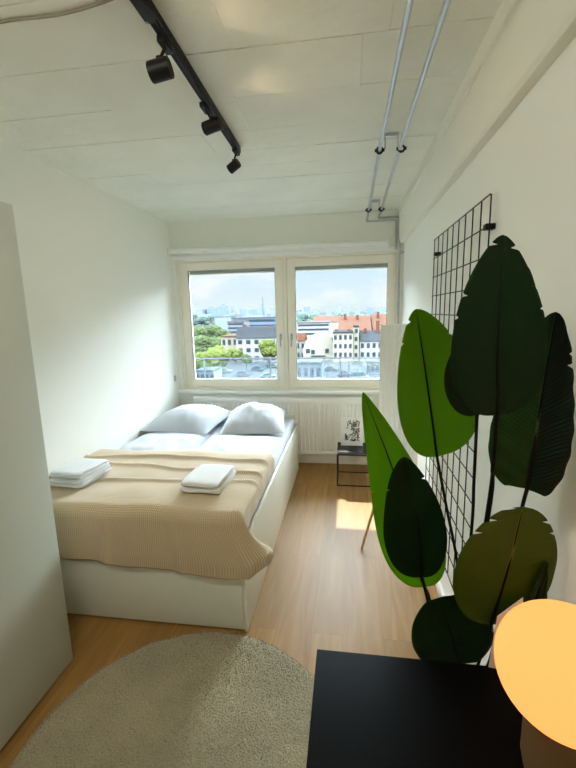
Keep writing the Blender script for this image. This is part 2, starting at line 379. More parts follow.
tr = thing('track_light', 'black ceiling track with three adjustable cylindrical spotlights', 'track light', (-.63,1.9,ZC))
R = Matrix.Rotation(.018, 3, 'Z')
b = B(); box(b, -.657, -.624, 1.27, 2.56, 2.645, ZC-.004, .003)
for v in b.verts: v.co = R @ (v.co-Vector((-.63,1.9,0)))+Vector((-.63,1.9,0))
for x0, x1 in ((-.6522,-.6478),(-.6332,-.6288)):
    r_ = box(b, x0, x1, 1.30, 2.53, 2.641, 2.646)
    for v in r_: v.co = R @ (v.co-Vector((-.63,1.9,0)))+Vector((-.63,1.9,0))
mesh('track', b, M['black'], tr)
b = B(); q = box(b, -.652, -.616, 1.25, 1.42, 2.632, ZC-.004, .004); mesh('power_feed', b, M['black'], tr)
def spot(pa, za, pc, ax, dia, ln, power, aim):
    # pa pixel of the track joint, pc pixel of the head centre
    def atz(p, z): d = at(p[0], p[1], 1)-Vector((0,0,H)); return Vector((0,0,H))+d*((z-H)/d.z)
    j = atz(pa, 2.645); c = atz(pc, za); a = Vector(ax).normalized()
    b = B(); box(b, j.x-.014, j.x+.014, j.y-.04, j.y+.04, 2.625, 2.647, .003)
    top = c+Vector((0,0,dia*.45))
    tube(b, [Vector((j.x,j.y,2.63)), top, c], .0055, 8); tube(b, [Vector((c.x,c.y,2.63)) if False else top-Vector((0,0,.006)), top+Vector((0,0,.01))], .011, 10)
    hd = mesh('spot_adapter', b, M['black'], tr)
    b = B(); r = dia/2
    lathe(b, [(0,-ln/2),(r-.004,-ln/2),(r,-ln/2+.004),(r,ln/2),(r-.003,ln/2+.001),(r-.005,ln/2-.002),(r-.007,ln/2-.03),(0,ln/2-.031)], c, 28, a)
    h = mesh('spot_head', b, M['black'], hd)
    b = B(); lathe(b, [(0,ln/2-.02),(r-.009,ln/2-.021),(r-.009,ln/2-.027),(0,ln/2-.028)], c, 20, a)
    mesh('bulb', b, M['bulb'], hd)
    ld = bpy.data.lights.new('spot_lamp', 'SPOT'); ld.energy = power; ld.color = (1,.72,.42); ld.spot_size = math.radians(75); ld.spot_blend = .8; ld.shadow_soft_size = .02
    lo = bpy.data.objects.new('spot_lamp', ld); COL.objects.link(lo); lo.location = c+a*(ln/2+.004); lo.rotation_euler = a.to_track_quat('-Z', 'Y').to_euler()
spot((165,42), 2.53, (160,70), (.90,.05,.16), .066, .075, 1.2, None)
spot((205,106), 2.545, (212,126), (.95,-.10,.20), .056, .085, .9, None)
spot((236,150), 2.56, (234,166), (-.8,.25,-.40), .055, .07, 2.0, None)

# ------------------------------------------------------------------ radiator
t = thing('radiator', 'long white ribbed panel radiator under the window', 'radiator', (-.7,4.33,.13))
b = B()
x0, x1 = -1.742, .26; pitch = .0445; yb, yf = 4.312, 4.296
n = int((x1-x0)/pitch); pts = []
for i in range(n):
    a = x0+i*pitch
    pts += [(a,yb),(a+.008,yf),(a+pitch-.016,yf),(a+pitch-.008,yb)]
pts.append((x1,yb))
for z0_, z1_ in ((.165,.715),):
    lo = [b.verts.new((x,y,z0_)) for x,y in pts]; hi = [b.verts.new((x,y,z1_)) for x,y in pts]
    for i in range(len(pts)-1): b.faces.new((lo[i],lo[i+1],hi[i+1],hi[i]))
box(b, x0, x1, yb-.002, yb+.012, .13, .772, .003)
box(b, x0, x1, yf-.001, yb, .13, .168, .003); box(b, x0, x1, yf-.001, yb, .712, .772, .004)
mesh('front_panel', b, M['rad'], t, ang=25)
b = B(); box(b, x0, x1, 4.355, 4.368, .13, .772, .003); mesh('rear_panel', b, M['rad'], t)
b = B()
for i in range(100): box(b, x0+.01+i*.0199, x0+.018+i*.0199, 4.324, 4.355, .768, .774)
box(b, x0, x1, yb+.006, yb+.012, .76, .778); box(b, x0, x1, 4.355, 4.362, .76, .778); mesh('top_grille', b, M['rad'], t)
for x in (x0-.004, x1): b = B(); box(b, x, x+.004, yb, 4.36, .13, .775, .001); mesh('side_cover', b, M['rad'], t)
for x in (x0+.25, x1-.25): b = B(); box(b, x-.015, x+.015, 4.366, YB, .2, .7); mesh('wall_mount', b, M['rad'], t)

# ------------------------------------------------------------------ bed
BX0, BX1, BY0, BY1, BZ = -1.918, -.53, 1.863, 4.18, .515
t = thing('storage_bed', 'white double storage bed with closed panels along the left wall', 'bed', (-1.22,3,0))
b = B(); box(b, BX0, BX1-.021, BY0, BY0+.02, .012, BZ-.03, .002); mesh('foot_panel', b, M['white'], t)
b = B(); box(b, BX1-.019, BX1, BY0-.002, BY1, .004, BZ, .002); mesh('side_panel', b, M['white'], t)
b = B(); box(b, BX0, BX0+.019, BY0+.022, BY1, .004, BZ, .002); mesh('side_panel', b, M['white'], t)
b = B(); box(b, BX0+.02, BX1-.02, BY1-.02, BY1, .004, BZ+.1, .002); mesh('head_panel', b, M['white'], t)
b = B(); box(b, BX0+.02, BX1-.02, BY0+.03, BY1-.03, .30, .33); mesh('slatted_base', b, M['white'], t)
b = B(); box(b, BX0+.025, BX1-.030, BY0+.03, BY1-.025, .335, .585, .035, seg=4); tag(mesh('mattress', b, M['cotton'], origin=(-1.22,3,.335)), 'white mattress inside the storage bed, showing at its right edge', 'mattress')

def puff(name, x0, x1, y0, y1, z0, th, label, cat, amp=.012, seed=0, rot=0, power=.45, nx=44, ny=44, group=None, tilt=0, m='cotton'):
    b = B(); top = []; bot = []
    cx, cy = (x0+x1)/2, (y0+y1)/2
    for j in range(ny+1):
        rt = []; rb = []
        for i in range(nx+1):
            u = i/nx*2-1; v = j/ny*2-1
            e = max(0, (1-abs(u)**2.6))*max(0, (1-abs(v)**2.6))
            h = th*(e**power)
            pinch = 1-.06*(abs(u)*abs(v))**2*0 - .05*(1-abs(v))**0*(v*v)*(1-u*u)*.0
            x = u*(x1-x0)/2*(1-.05*(1-v*v)*abs(u)); y = v*(y1-y0)/2*(1-.05*(1-u*u)*abs(v))
            x, y = x*math.cos(rot)-y*math.sin(rot), x*math.sin(rot)+y*math.cos(rot)
            nz = noise.noise(Vector((x*6+seed, y*6, seed)))*amp*2+noise.noise(Vector((x*15+seed, y*9, seed)))*amp
            X, Y = cx+x, cy+y
            rt.append(b.verts.new((X, Y, z0+tilt*(y)+h+nz*e))); rb.append(b.verts.new((X, Y, z0+tilt*y-min(.012, h*.25))))
        top.append(rt); bot.append(rb)
    for j in range(ny):
        for i in range(nx):
            b.faces.new((top[j][i], top[j][i+1], top[j+1][i+1], top[j+1][i])); b.faces.new((bot[j][i], bot[j+1][i], bot[j+1][i+1], bot[j][i+1]))
    bd = [(0,i) for i in range(nx)]+[(j,nx) for j in range(ny)]+[(ny,nx-i) for i in range(nx)]+[(ny-j,0) for j in range(ny)]
    for k in range(len(bd)):
        (a, c), (d, e) = bd[k], bd[(k+1) % len(bd)]
        b.faces.new((top[a][c], bot[a][c], bot[d][e], top[d][e]))
    return tag(mesh(name, b, M[m], origin=(cx,cy,z0), ang=80), label, cat, group)
puff('duvet', -1.90, -1.245, 2.05, 3.50, .588, .082, 'white folded duvet on the wall side of the bed, half under the beige blanket', 'duvet', seed=2)
puff('duvet', -1.235, -.57, 2.05, 3.46, .588, .085, 'white folded duvet on the open right side of the bed, half under the beige blanket', 'duvet', seed=9)
puff('pillow', -1.90, -1.22, 3.38, 4.12, .655, .135, 'white pillow in the corner by the left wall', 'pillow', amp=.010, power=.8, seed=21, rot=-.10, tilt=.05)
puff('pillow', -1.20, -.60, 3.38, 4.14, .655, .15, 'white pillow on the open side of the bed, partly in sun', 'pillow', amp=.016, power=.8, seed=33, rot=.14, tilt=.05)

# beige blanket: lies over the duvets and drops over the foot end
def top_z(x, y):
    z = .683+.006*math.sin(x*5+1)+.006*noise.noise(Vector((x*4, y*5, 2)))*2
    for y0, a, w, sl, k in ((2.62,.016,.035,.03,1),(2.44,.014,.03,-.04,2),(2.24,.012,.03,.05,3)):   # long soft folds across the bed
        yy = y-(y0+sl*(x+1.2)+.02*math.sin(x*4+k))
        z += a*math.exp(-(yy/w)**2)*(1 if yy < 0 else .0)+ (a*math.exp(-(yy/(w*.25))**2) if yy >= 0 else 0)
    if y > 2.70: z -= .012*((y-2.70)/.1)**2
    return z
W0, W1, TY, RAD = -1.905, -.592, 1.925, .055
def sst(t): t = max(0, min(1, t)); return t*t*(3-2*t)
def blanket():
    b = B(); uvl = b.loops.layers.uv.new('UVMap'); ns, nt = 130, 120
    side, front, back = .20, .37, 2.80
    def drop(r):            # arc over the edge then straight down: returns (out, down)
        if r <= 0: return 0, 0
        a = min(r/RAD, PI/2)
        return RAD*math.sin(a), RAD*(1-math.cos(a))+max(0, r-RAD*PI/2)
    def fpos(x, c):
        near = sst(1-abs(x-W1)/.30); o, d = drop(c*(.86+.14*sst((x+1.9)/1.2)))
        k = min(1, c/.3)
        return Vector((x+.095*near*k*k, TY-o-.010-k*(.012+.006*math.sin(x*15)+.012*math.exp(-((x+1.28+c*.1)/.02)**2)+.010*math.exp(-((x+.93-c*.15)/.025)**2)+.010*noise.noise(Vector((x*7,3,c*3))))-.02*near*k, top_z(x, TY)-d-.008*math.sin(x*4)*k))
    def spos(y, a):
        z = top_z(W1, y); o, d = drop(a*.80)
        return Vector((W1+min(o, .05)*1.0+.003*math.sin(y*30)*a/side, y, max(z-d, .531)))
    C0 = fpos(W1, 0); tip = Vector((-.412, 2.0, .40)); F1 = fpos(W1, front); S1 = spos(TY, side)+Vector((0,.03,0)); K = tip-F1-S1+C0
    grid = []; UV = {}
    for j in range(nt+1):
        row = []; t_ = j/nt*(back-TY+front)
        for i in range(ns+1):
            s_ = i/ns*(W1-W0+side); x = W0+s_; y = back-t_
            a = max(0, x-W1); c = max(0, TY-y); X, Y = min(x, W1), max(y, TY)
            if a > 0 and c <= 0:
                p = spos(Y, a); near = sst(1-(Y-TY)/.12); p.y += .03*near*a/side
            elif c > 0 and a <= 0: p = fpos(X, c)
            elif a > 0: 
                p = fpos(W1, c)+spos(TY, a)+Vector((0,.03*a/side,0))-C0+K*(a/side)*(c/front)
                p += Vector((.02,.012,0))*math.sin(PI*a/side)*(c/front)
            else:
                p = Vector((X, Y, top_z(X, Y)))
            if c <= 0 and a <= 0: p.y -= .010*sst(1-(Y-TY)/.1)
            v = b.verts.new(p); UV[v] = (s_, t_); row.append(v)
        grid.append(row)
    for j in range(nt):
        for i in range(ns):
            f = b.faces.new((grid[j][i], grid[j+1][i], grid[j+1][i+1], grid[j][i+1]))
            for l in f.loops: l[uvl].uv = UV[l.vert]
    o = mesh('blanket', b, M['waffle'], origin=(-1.22,2.3,.68), ang=85)
    md = o.modifiers.new('thickness', 'SOLIDIFY'); md.thickness = .007; md.offset = 1
    return o
tag(blanket(), 'beige waffle-weave blanket spread over the foot half of the bed', 'blanket')

# folded towels (a cloth folded into rounded layers)
def towel_layer(b, x0, x1, y0, y1, z, h, rot, seed, roll=1):
    cx, cy = (x0+x1)/2, (y0+y1)/2; nx = 26; pr = []
    hw = (y1-y0)/2
    for k in range(28):          # rounded cross-section in y,z
        a = 2*PI*k/28; pr.append((hw*math.copysign(abs(math.cos(a))**.35, math.cos(a)), h/2*math.copysign(abs(math.sin(a))**.6, math.sin(a))))
    rings = []
    for i in range(nx+1):
        u = i/nx; x = x0-cx+u*(x1-x0); sc = 1-.10*(abs(2*u-1)**8); ring = []
        for (yy, zz) in pr:
            q = Vector((x*8+seed, yy*8, zz*30+seed)); d = noise.noise(q)*.006
            X = x+noise.noise(Vector((yy*20, zz*60, seed+5)))*.012*(abs(2*u-1)**4); Yv = yy*sc+d; Z = zz*sc+d*.7
            ring.append(b.verts.new((cx+X*math.cos(rot)-Yv*math.sin(rot), cy+X*math.sin(rot)+Yv*math.cos(rot), z+h/2+Z)))
        rings.append(ring)
    for p, q in zip(rings, rings[1:]):
        for k in range(28): b.faces.new((p[k], p[(k+1) % 28], q[(k+1) % 28], q[k]))
    b.faces.new(rings[0][::-1]); b.faces.new(rings[-1])
def towel(x0, x1, y0, y1, z, h, rot, label, seed, layers=2):
    b = B(); hh = h/layers
    for k in range(layers): towel_layer(b, x0+.004*k, x1-.006*k, y0+.003*k, y1-.004*k, z+k*hh*.94, hh, rot, seed+k*3)
    tag(mesh('folded_towel', b, M['towel'], origin=((x0+x1)/2,(y0+y1)/2,z), ang=60), label, 'towel', 'folded towels on the bed')
towel(-1.80, -1.555, 2.06, 2.37, .694, .042, -.06, 'lower white towel of the folded pair by the left wall', 1)
towel(-1.795, -1.565, 2.08, 2.36, .738, .036, -.12, 'upper white towel of the folded pair by the left wall', 5)
towel(-.945, -.705, 2.05, 2.37, .694, .066, -.05, 'white folded towel lying alone on the open side of the bed', 11, 2)

# ------------------------------------------------------------------ rug
def rug():
    cx, cy, R = -.635, 1.185, .645; b = B(); rr = random.Random(5)
    def hgt(x, y): return .018+.006*noise.noise(Vector((x*9, y*9, 0)))+.003*noise.noise(Vector((x*30, y*30, 3)))
    n = 120; rings = []
    rad = [R*k/30 for k in range(1, 31)]
    cen = b.verts.new((cx, cy, hgt(cx, cy)))
    for r in rad:
        ring = []
        for k in range(n):
            a = 2*PI*k/n; q = r*(1+.008*noise.noise(Vector((math.cos(a)*6, math.sin(a)*6, 1)))); x, y = cx+q*math.cos(a), cy+q*math.sin(a)
            ring.append(b.verts.new((x, y, hgt(x, y)*(1 if r < R*.97 else .7))))
        rings.append(ring)
    for k in range(n): b.faces.new((cen, rings[0][k], rings[0][(k+1) % n]))
    for p, q in zip(rings, rings[1:]):
        for k in range(n): b.faces.new((p[k], q[k], q[(k+1) % n], p[(k+1) % n]))
    bot = [b.verts.new((v.co.x, v.co.y, .001)) for v in rings[-1]]
    for k in range(n): b.faces.new((rings[-1][k], bot[k], bot[(k+1) % n], rings[-1][(k+1) % n]))
    b.faces.new(bot[::-1])
    mt = mat('rug_wool', (176,167,140), 1, bump=.8, bscale=120, var=.2, vscale=3.5, sheen=.3)
    o = tag(mesh('round_rug', b, mt, origin=(cx,cy,0), ang=80), 'round cream shaggy rug on the floor between wardrobe, bed and desk', 'rug')
    b = B()
    for _ in range(42000):
        r = R*1.0*math.sqrt(rr.random()); a = rr.random()*2*PI; x, y = cx+r*math.cos(a), cy+r*math.sin(a); z = hgt(x, y)-.004
        f = Vector((noise.noise(Vector((x*5, y*5, 7)))*1.2+rr.uniform(-.8,.8), noise.noise(Vector((x*5, y*5, 17)))*1.2+rr.uniform(-.8,.8), 1)).normalized()*rr.uniform(.010, .018)
        w = Vector((rr.uniform(-1,1), rr.uniform(-1,1), 0)).normalized()*.0018; p = Vector((x, y, z))
        b.faces.new((b.verts.new(p-w), b.verts.new(p+w), b.verts.new(p+f)))
    q = mesh('rug_pile', b, mt, o, smooth=False); q['kind'] = 'stuff'
rug()

# ------------------------------------------------------------------ wardrobe
WXF = -1.361
t = thing('wardrobe', 'tall plain off-white wardrobe with flat doors at the left edge', 'wardrobe', (-1.64,1.08,0))
b = B(); box(b, -1.925, WXF-.022, 0.582, 1.578, .05, 2.158, .002); mesh('carcass', b, M['ward'], t)
b = B(); box(b, -1.925, WXF-.05, .60, 1.56, 0, .05); mesh('plinth', b, M['ward'], t)
for y0, y1, hy in ((1.082,1.579,1.13),(.582,1.079,1.03)):
    b = B(); box(b, WXF-.02, WXF, y0, y1, .012, 2.16, .0015); d = mesh('door', b, M['ward'], t)
    b = B(); box(b, WXF, WXF+.012, hy-.006, hy+.006, .95, 1.10, .003); mesh('handle', b, M['ward'], d)

# ------------------------------------------------------------------ desk + things on it
t = thing('desk', 'matte black desk in the lower right corner', 'desk', (.24,.72,0))
b = B(); box(b, -.085, .553, .42, 1.005, .715, .75, .0025); mesh('desk_top', b, M['desk'], t)
b = B(); box(b, .005, .52, .47, .96, .645, .714, .001); mesh('desk_apron', b, M['desk'], t)
for x in (.0, .475):
    for y in (.46, .92): b = B(); box(b, x, x+.045, y, y+.045, 0, .714, .002); mesh('leg', b, M['desk'], t)

LX, LY = .421, .745
t = thing('table_lamp', 'glowing amber mushroom-shaped table lamp on the black desk', 'lamp', (LX,LY,.75))
b = B(); lathe(b, [(0,0),(.048,0),(.056,.006),(.063,.04),(.063,.11),(.056,.165),(0,.167)], (LX,LY,.75), 48); mesh('lamp_base', b, M['lampbase'], t)
b = B(); lathe(b, [(0,.15)]+[(.125*math.cos(a)**.85 if math.cos(a) > 1e-6 else 0, .256+.110*math.sin(a)) for a in [-PI/2+.02+(PI-.02)*k/28 for k in range(28)]]+[(0,.366)], (LX,LY,.75), 72); mesh('lamp_shade', b, M['glow'], t, ang=60)

b = B()
p0, p1, p2, p3 = at(488,669,1.0), at(497,617,.99), at(523,598,.985), at(523,670,.99)
t = Vector((.01,.004,.0))
va = [b.verts.new(p) for p in (p0,p1,p2,p3)]; vb = [b.verts.new(p+Vector((.002,.004,0))) for p in (p0,p1,p2,p3)]
b.faces.new(va); b.faces.new(vb[::-1])
for i in range(4): b.faces.new((va[i], vb[i], vb[(i+1)%4], va[(i+1)%4]))
tag(mesh('paper_card', b, M['paper'], origin=tuple(p0)), 'white paper card propped behind the glowing lamp', 'card')

# ------------------------------------------------------------------ wire side table with print
t = thing('side_table', 'low black wire-frame side table in front of the radiator', 'table', (.06,3.96,0))
TX0, TX1, TY0, TY1, TZ = -.098, .232, 3.785, 4.13, .330
def rod(b, p, q, r=.0055): tube(b, [p, q], r, 8)
for nm, segs in (('leg_frame', [(TX0,TY0,TX0,TY1),(TX1,TY0,TX1,TY1)]),):
    for x, y0, _, y1 in segs:
        b = B(); tube(b, bend([(x,y0,TZ),(x,y0,.006),(x,y1,.006),(x,y1,TZ)], .008), .0055, 8); mesh(nm, b, M['wire'], t)
b = B(); rod(b, (TX0,TY0,.006), (TX1,TY0,.006)); mesh('front_rail', b, M['wire'], t)
b = B(); rod(b, (TX0,TY1,.006), (TX1,TY1,.006)); mesh('rear_rail', b, M['wire'], t)
b = B(); box(b, TX0, TX1, TY0, TY1, TZ-.012, TZ-.008)
rect = [(TX0,TX1,TY0-.003,TY0+.003),(TX0,TX1,TY1-.003,TY1+.003),(TX0-.003,TX0+.003,TY0,TY1),(TX1-.003,TX1+.003,TY0,TY1)]
for x0_, x1_, y0_, y1_ in rect: box(b, x0_, x1_, y0_, y1_, TZ-.014, TZ+.004)
mesh('tray_top', b, M['wire'], t)
b = B(); box(b, -.085, .15, 3.80, 4.05, TZ-.007, TZ+.014, .003, seg=1); bk = mesh('black_book', b, M['ink'], origin=(.03,3.92,TZ-.007)); tag(bk, 'large black book lying flat on the wire side table', 'book')
# leaning print
pc = thing('art_print', 'white board with a black abstract pattern leaning on the radiator', 'print', (.03,3.97,TZ+.015))
lean = Matrix.Rotation(-.26, 3, 'X'); PO = Vector((.045,4.0,TZ+.015))
def leanbox(b, x0, x1, y0, y1, z0, z1, bev=0):
    for v in box(b, x0, x1, y0, y1, z0, z1, bev): v.co = lean @ v.co + PO
b = B(); leanbox(b, -.112, .108, 0, .018, 0, .285, .002); mesh('board', b, M['paper'], pc)
b = B(); rr = random.Random(12)
for i in range(85):
    cx_ = rr.uniform(-.068,.075); cz_ = rr.uniform(.05,.255)
    if cx_ < -.045 and rr.random() < .3: continue
    if -.045 < cx_ < -.02 and cz_ < .2: continue
    pts = []; a = rr.uniform(0, PI); l = rr.uniform(.014,.034)
    for k in range(4): pts.append((cx_+math.cos(a)*l*(k-1.5)/2+rr.uniform(-.004,.004), cz_+math.sin(a)*l*(k-1.5)/2+rr.uniform(-.004,.004))); a += rr.uniform(-.6,.6)
    tube(b, [lean @ Vector((max(-.075,min(.08,x)), -.0006, max(.045,min(.262,z)))) + PO for x, z in pts], .0032, 6)
    
mesh('ink_pattern', b, M['ink'], pc)

# ------------------------------------------------------------------ floor lamp behind the plant
fx, fy = .345, 2.76
t = thing('floor_lamp', 'tall column floor lamp with ribbed white shade, standing behind the plant', 'lamp', (fx,fy,0))
b = B(); lathe(b, [(.128,.60),(.130,.60),(.128,1.605),(.126,1.605)], (fx,fy,0), 144, fn=lambda r, k: r+(.0035 if k % 4 < 2 else 0)); sh = mesh('lamp_shade', b, M['shade'], t, ang=20)
for z in (.602, 1.60):
    b = B(); tube(b, [(fx+.127*math.cos(a), fy+.127*math.sin(a), z) for a in [2*PI*k/40 for k in range(41)]], .003, 6)
    for k in range(3): a = 2*PI*k/3+.3; tube(b, [(fx,fy,z),(fx+.127*math.cos(a),fy+.127*math.sin(a),z)], .002, 6)
    mesh('shade_ring', b, M['trim'], t)
b = B(); tube(b, [(fx,fy,.59),(fx,fy,.95)], .012, 12); lathe(b, [(0,.585),(.07,.585),(.07,.60),(0,.60)], (fx,fy,0), 30); mesh('lamp_holder', b, M['trim'], t)
for a in (PI*1.06, PI*1.06+2*PI/3, PI*1.06+4*PI/3):
    b = B(); k_ = .245 if math.cos(a) < -.5 else .20
    tube(b, [(fx+.09*math.cos(a), fy+.09*math.sin(a), .59), (fx+k_*math.cos(a), fy+k_*math.sin(a), .004)], .01, 12, radii=[.013,.008]); mesh('leg', b, M['leg'], t)

# ------------------------------------------------------------------ wall grid
GX = .535
t = thing('wire_grid', 'black wire mesh memo grid clipped to the right wall behind the plant', 'wall grid', (XR,2.23,1.2))
gy0, gy1, gz0, gz1 = 1.722, 2.742, .30, 2.122
b = B()
for i in range(10): y = gy0+(gy1-gy0)*i/9; tube(b, [(GX,y,gz0),(GX,y,gz1)], .0029, 6)
mesh('upright_wires', b, M['wire'], t)
b = B()
z = gz1; k = 0
while z > gz0-.01: tube(b, [(GX-.004,gy0,z),(GX-.004,gy1,z)], .0029, 6); z -= .1138
mesh('cross_wires', b, M['wire'], t)
for y, z in ((1.745,2.008),(2.685,2.03),(1.745,.5),(2.685,.5)):
    b = B(); box(b, GX-.012, XR, y-.018, y+.018, z-.011, z+.011, .003); mesh('clip', b, M['black'], t)

# ------------------------------------------------------------------ plant
PX, PY = .35, 1.24
pl_ = thing('banana_plant', 'tall potted artificial banana plant with big paddle leaves behind the desk', 'plant', (PX,PY,0))
b = B(); lathe(b, [(0,.0),(.075,0),(.08,.004),(.10,.24),(.104,.25),(.104,.262),(.096,.262),(.092,.22),(0,.218)], (PX,PY,0), 40); mesh('pot', b, M['pot'], pl_)
b = B(); lathe(b, [(0,.222),(.05,.226),(.0915,.221),(.09,.2195),(0,.2195)], (PX,PY,0), 24); mesh('soil', b, M['soil'], pl_)
def leaf(mid, wl, wr, side, fold, m, stem, prof=None, cups=0, notches=(), ripple=0, tipcurl=0, seed=0, stem_mat='stem', stem_r=.0048, fr=None):
    """mid: pixel/depth points from base to tip; wl/wr half-widths (m); side: rightwards unit vector; fold: (l,r) angles"""
    P = spline([at(*p) for p in mid], 14); N = len(P); ns = 150
    cum = [0]
    for a, c in zip(P, P[1:]): cum.append(cum[-1]+(c-a).length)
    def ev(t):
        d = t*cum[-1]
        for i in range(N-1):
            if d <= cum[i+1]+1e-9:
                f = (d-cum[i])/max(1e-9, cum[i+1]-cum[i]); return P[i].lerp(P[i+1], f), (P[i+1]-P[i]).normalized()
        return P[-1], (P[-1]-P[-2]).normalized()
    pf = prof or (lambda t: (math.sin(PI*min(1, t)**.72)**.62))
    b = B(); uvl = b.loops.layers.uv.new('UVMap'); nc = 9; rows = []; UV = {}
    for j in range(ns+1):
        t = j/ns; p, T = ev(t)
        S = Vector(side); S = (S-T*S.dot(T)).normalized(); Nn = S.cross(T).normalized()
        if Nn.y > 0: Nn = -Nn      # Nn faces the viewer side of the room
        row = []
        for i in range(-nc, nc+1):
            u = i/nc; w = (wl if u < 0 else wr)*max(0, pf(t if not fr else t))
            for (sd, tn, dep, hw) in notches:
                if sd*u > 0 and abs(t-tn) < hw: w *= 1-dep*(1-abs(t-tn)/hw)
            ang = fold[0] if u < 0 else fold[1]
            lat = abs(u)*w
            up = math.sin(ang)*lat + cups*lat*lat*8
            shift = -T*lat*.0
            q = p + S*(math.copysign(1, u) if u else 0)*lat*math.cos(ang) + Nn*up
            q += Nn*ripple*math.sin((t*46-abs(u)*5))*abs(u)*(1-abs(u)*.3)
            q += Nn*.006*noise.noise(Vector((t*4, u*2, seed)))
            q -= T*0
            v = b.verts.new(q); UV[v] = (u, t); row.append(v)
        rows.append(row)
    for j in range(ns):
        for i in range(2*nc):
            f = b.faces.new((rows[j][i], rows[j][i+1], rows[j+1][i+1], rows[j+1][i]))
            for l in f.loops: l[uvl].uv = UV[l.vert]
    bmesh.ops.remove_doubles(b, verts=b.verts, dist=1e-6)
    st = B()
    base = ev(0)[0]
    sp = spline([base]+[at(*q) for q in stem]+[Vector((PX+(base.x-PX)*.12, PY+(base.y-PY)*.12, .225))], 8)
    tube(st, sp, stem_r, 8)
    so = mesh('stem', st, M[stem_mat], pl_)
    me_o = mesh('leaf', b, M[m], so, ang=85)
    md = me_o.modifiers.new('thickness', 'SOLIDIFY'); md.thickness = .0012; md.offset = 0
    r = B(); rib = [ev(t)[0] for t in [k/24*.96 for k in range(25)]]
    tube(r, [q+Vector((0,-.0012,0)) for q in rib], .003, 6, radii=[.0042*(1-k/24)+.0008 for k in range(25)]); mesh('midrib', r, M[stem_mat], so)
X_ = (1,.05,0)
# A bright leaf left of centre
leaf([(437,457,1.38),(428,390,1.36),(416,309,1.30)], .104, .165, (1,-.15,0), (.1,-.35), 'leaf_l', [(447,510,1.37),(457,562,1.34),(464,640,1.28)],
     prof=lambda t: math.sin(PI*min(1,t)**.62)**.60, notches=((1,.72,.18,.012),(1,.80,.10,.01),(-1,.80,.14,.012),(-1,.93,.4,.014)), seed=1)
# B2 behind the big dark leaf
leaf([(477,415,1.17),(476,365,1.14),(512,285,1.08)], .092, .060, (1,.3,0), (.1,.2), 'leaf_c2', [(474,480,1.20),(470,546,1.22)], seed=2)
leaf([(510,402,1.10),(520,330,1.06),(526,266,1.02)], .05, .056, (1,.3,0), (.1,.1), 'leaf_m', [(494,470,1.09),(488,520,1.13)], notches=((1,.50,.3,.012),(1,.66,.35,.012),(1,.82,.3,.012)), seed=12)
# B big dark leaf
leaf([(497,415,.97),(498,330,.95),(503,235,.99)], .104, .100, X_, (.12,.12), 'leaf_d', [(493,465,1.03),(487,515,1.10)],
     prof=lambda t: math.sin(PI*min(1,t)**.66)**.62, notches=((-1,.66,.16,.010),(-1,.945,.75,.010),(1,.72,.14,.010),(1,.93,.55,.012),(-1,.55,.10,.008),(1,.60,.10,.008)), seed=3, stem_r=.0055)
# C folded leaf at the right wall
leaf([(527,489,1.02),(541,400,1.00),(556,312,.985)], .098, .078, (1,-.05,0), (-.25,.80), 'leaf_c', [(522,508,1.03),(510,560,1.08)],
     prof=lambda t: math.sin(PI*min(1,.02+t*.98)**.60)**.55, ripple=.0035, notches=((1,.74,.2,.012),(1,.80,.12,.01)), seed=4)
# D long pale leaf reaching left
leaf([(425,587,1.42),(398,485,1.46),(363,392,1.50)], .135, .120, (1,-.1,0), (.1,.1), 'leaf_l', [(430,600,1.38),(440,655,1.33)],
     prof=lambda t: math.sin(PI*min(1,t)**.60)**.72*(1-.25*t), notches=((-1,.52,.12,.006),), seed=5)
# E dark leaf over it
leaf([(421,577,1.24),(417,520,1.22),(404,457,1.20)], .110, .084, (1,.05,0), (.1,.25), 'leaf_d', [(427,598,1.25),(440,662,1.25)],
     prof=lambda t: math.sin(PI*min(1,t)**.72)**.58, notches=((1,.82,.3,.012),(-1,.78,.14,.008)), seed=6)
# F broad leaf above the desk, olive tint for lamp glow
leaf([(491,624,1.04),(508,568,1.02),(523,507,1.00)], .142, .112, (1,.08,0), (.12,.08), 'leaf_o', [(490,660,1.08)],
     prof=lambda t: max(0,math.sin(PI*min(1,t)**.98))**.40, notches=((-1,.80,.25,.014),(-1,.90,.35,.016),(1,.82,.12,.012),(1,.90,.25,.014),(-1,.985,.8,.01)), seed=7)
# G low leaf at the desk edge
leaf([(460,664,1.10),(452,636,1.09),(441,597,1.08)], .118, .112, (1,.1,-.1), (.1,.1), 'leaf_d', [(462,690,1.14)],
     prof=lambda t: math.sin(PI*min(1,.03+t*.94)**.9)**.42, notches=((1,.85,.35,.03),), seed=8)
# H small leaves behind, by the lamp
leaf([(524,632,1.03),(536,600,1.02),(547,562,1.01)], .03, .020, (1,.3,0), (.2,.3), 'leaf_d', [(515,660,1.10)], seed=9)
leaf([(528,636,1.05),(539,603,1.04),(546,574,1.04)], .012, .018, (1,.3,0), (.2,.3), 'leaf_o', [(518,664,1.12)], seed=10)

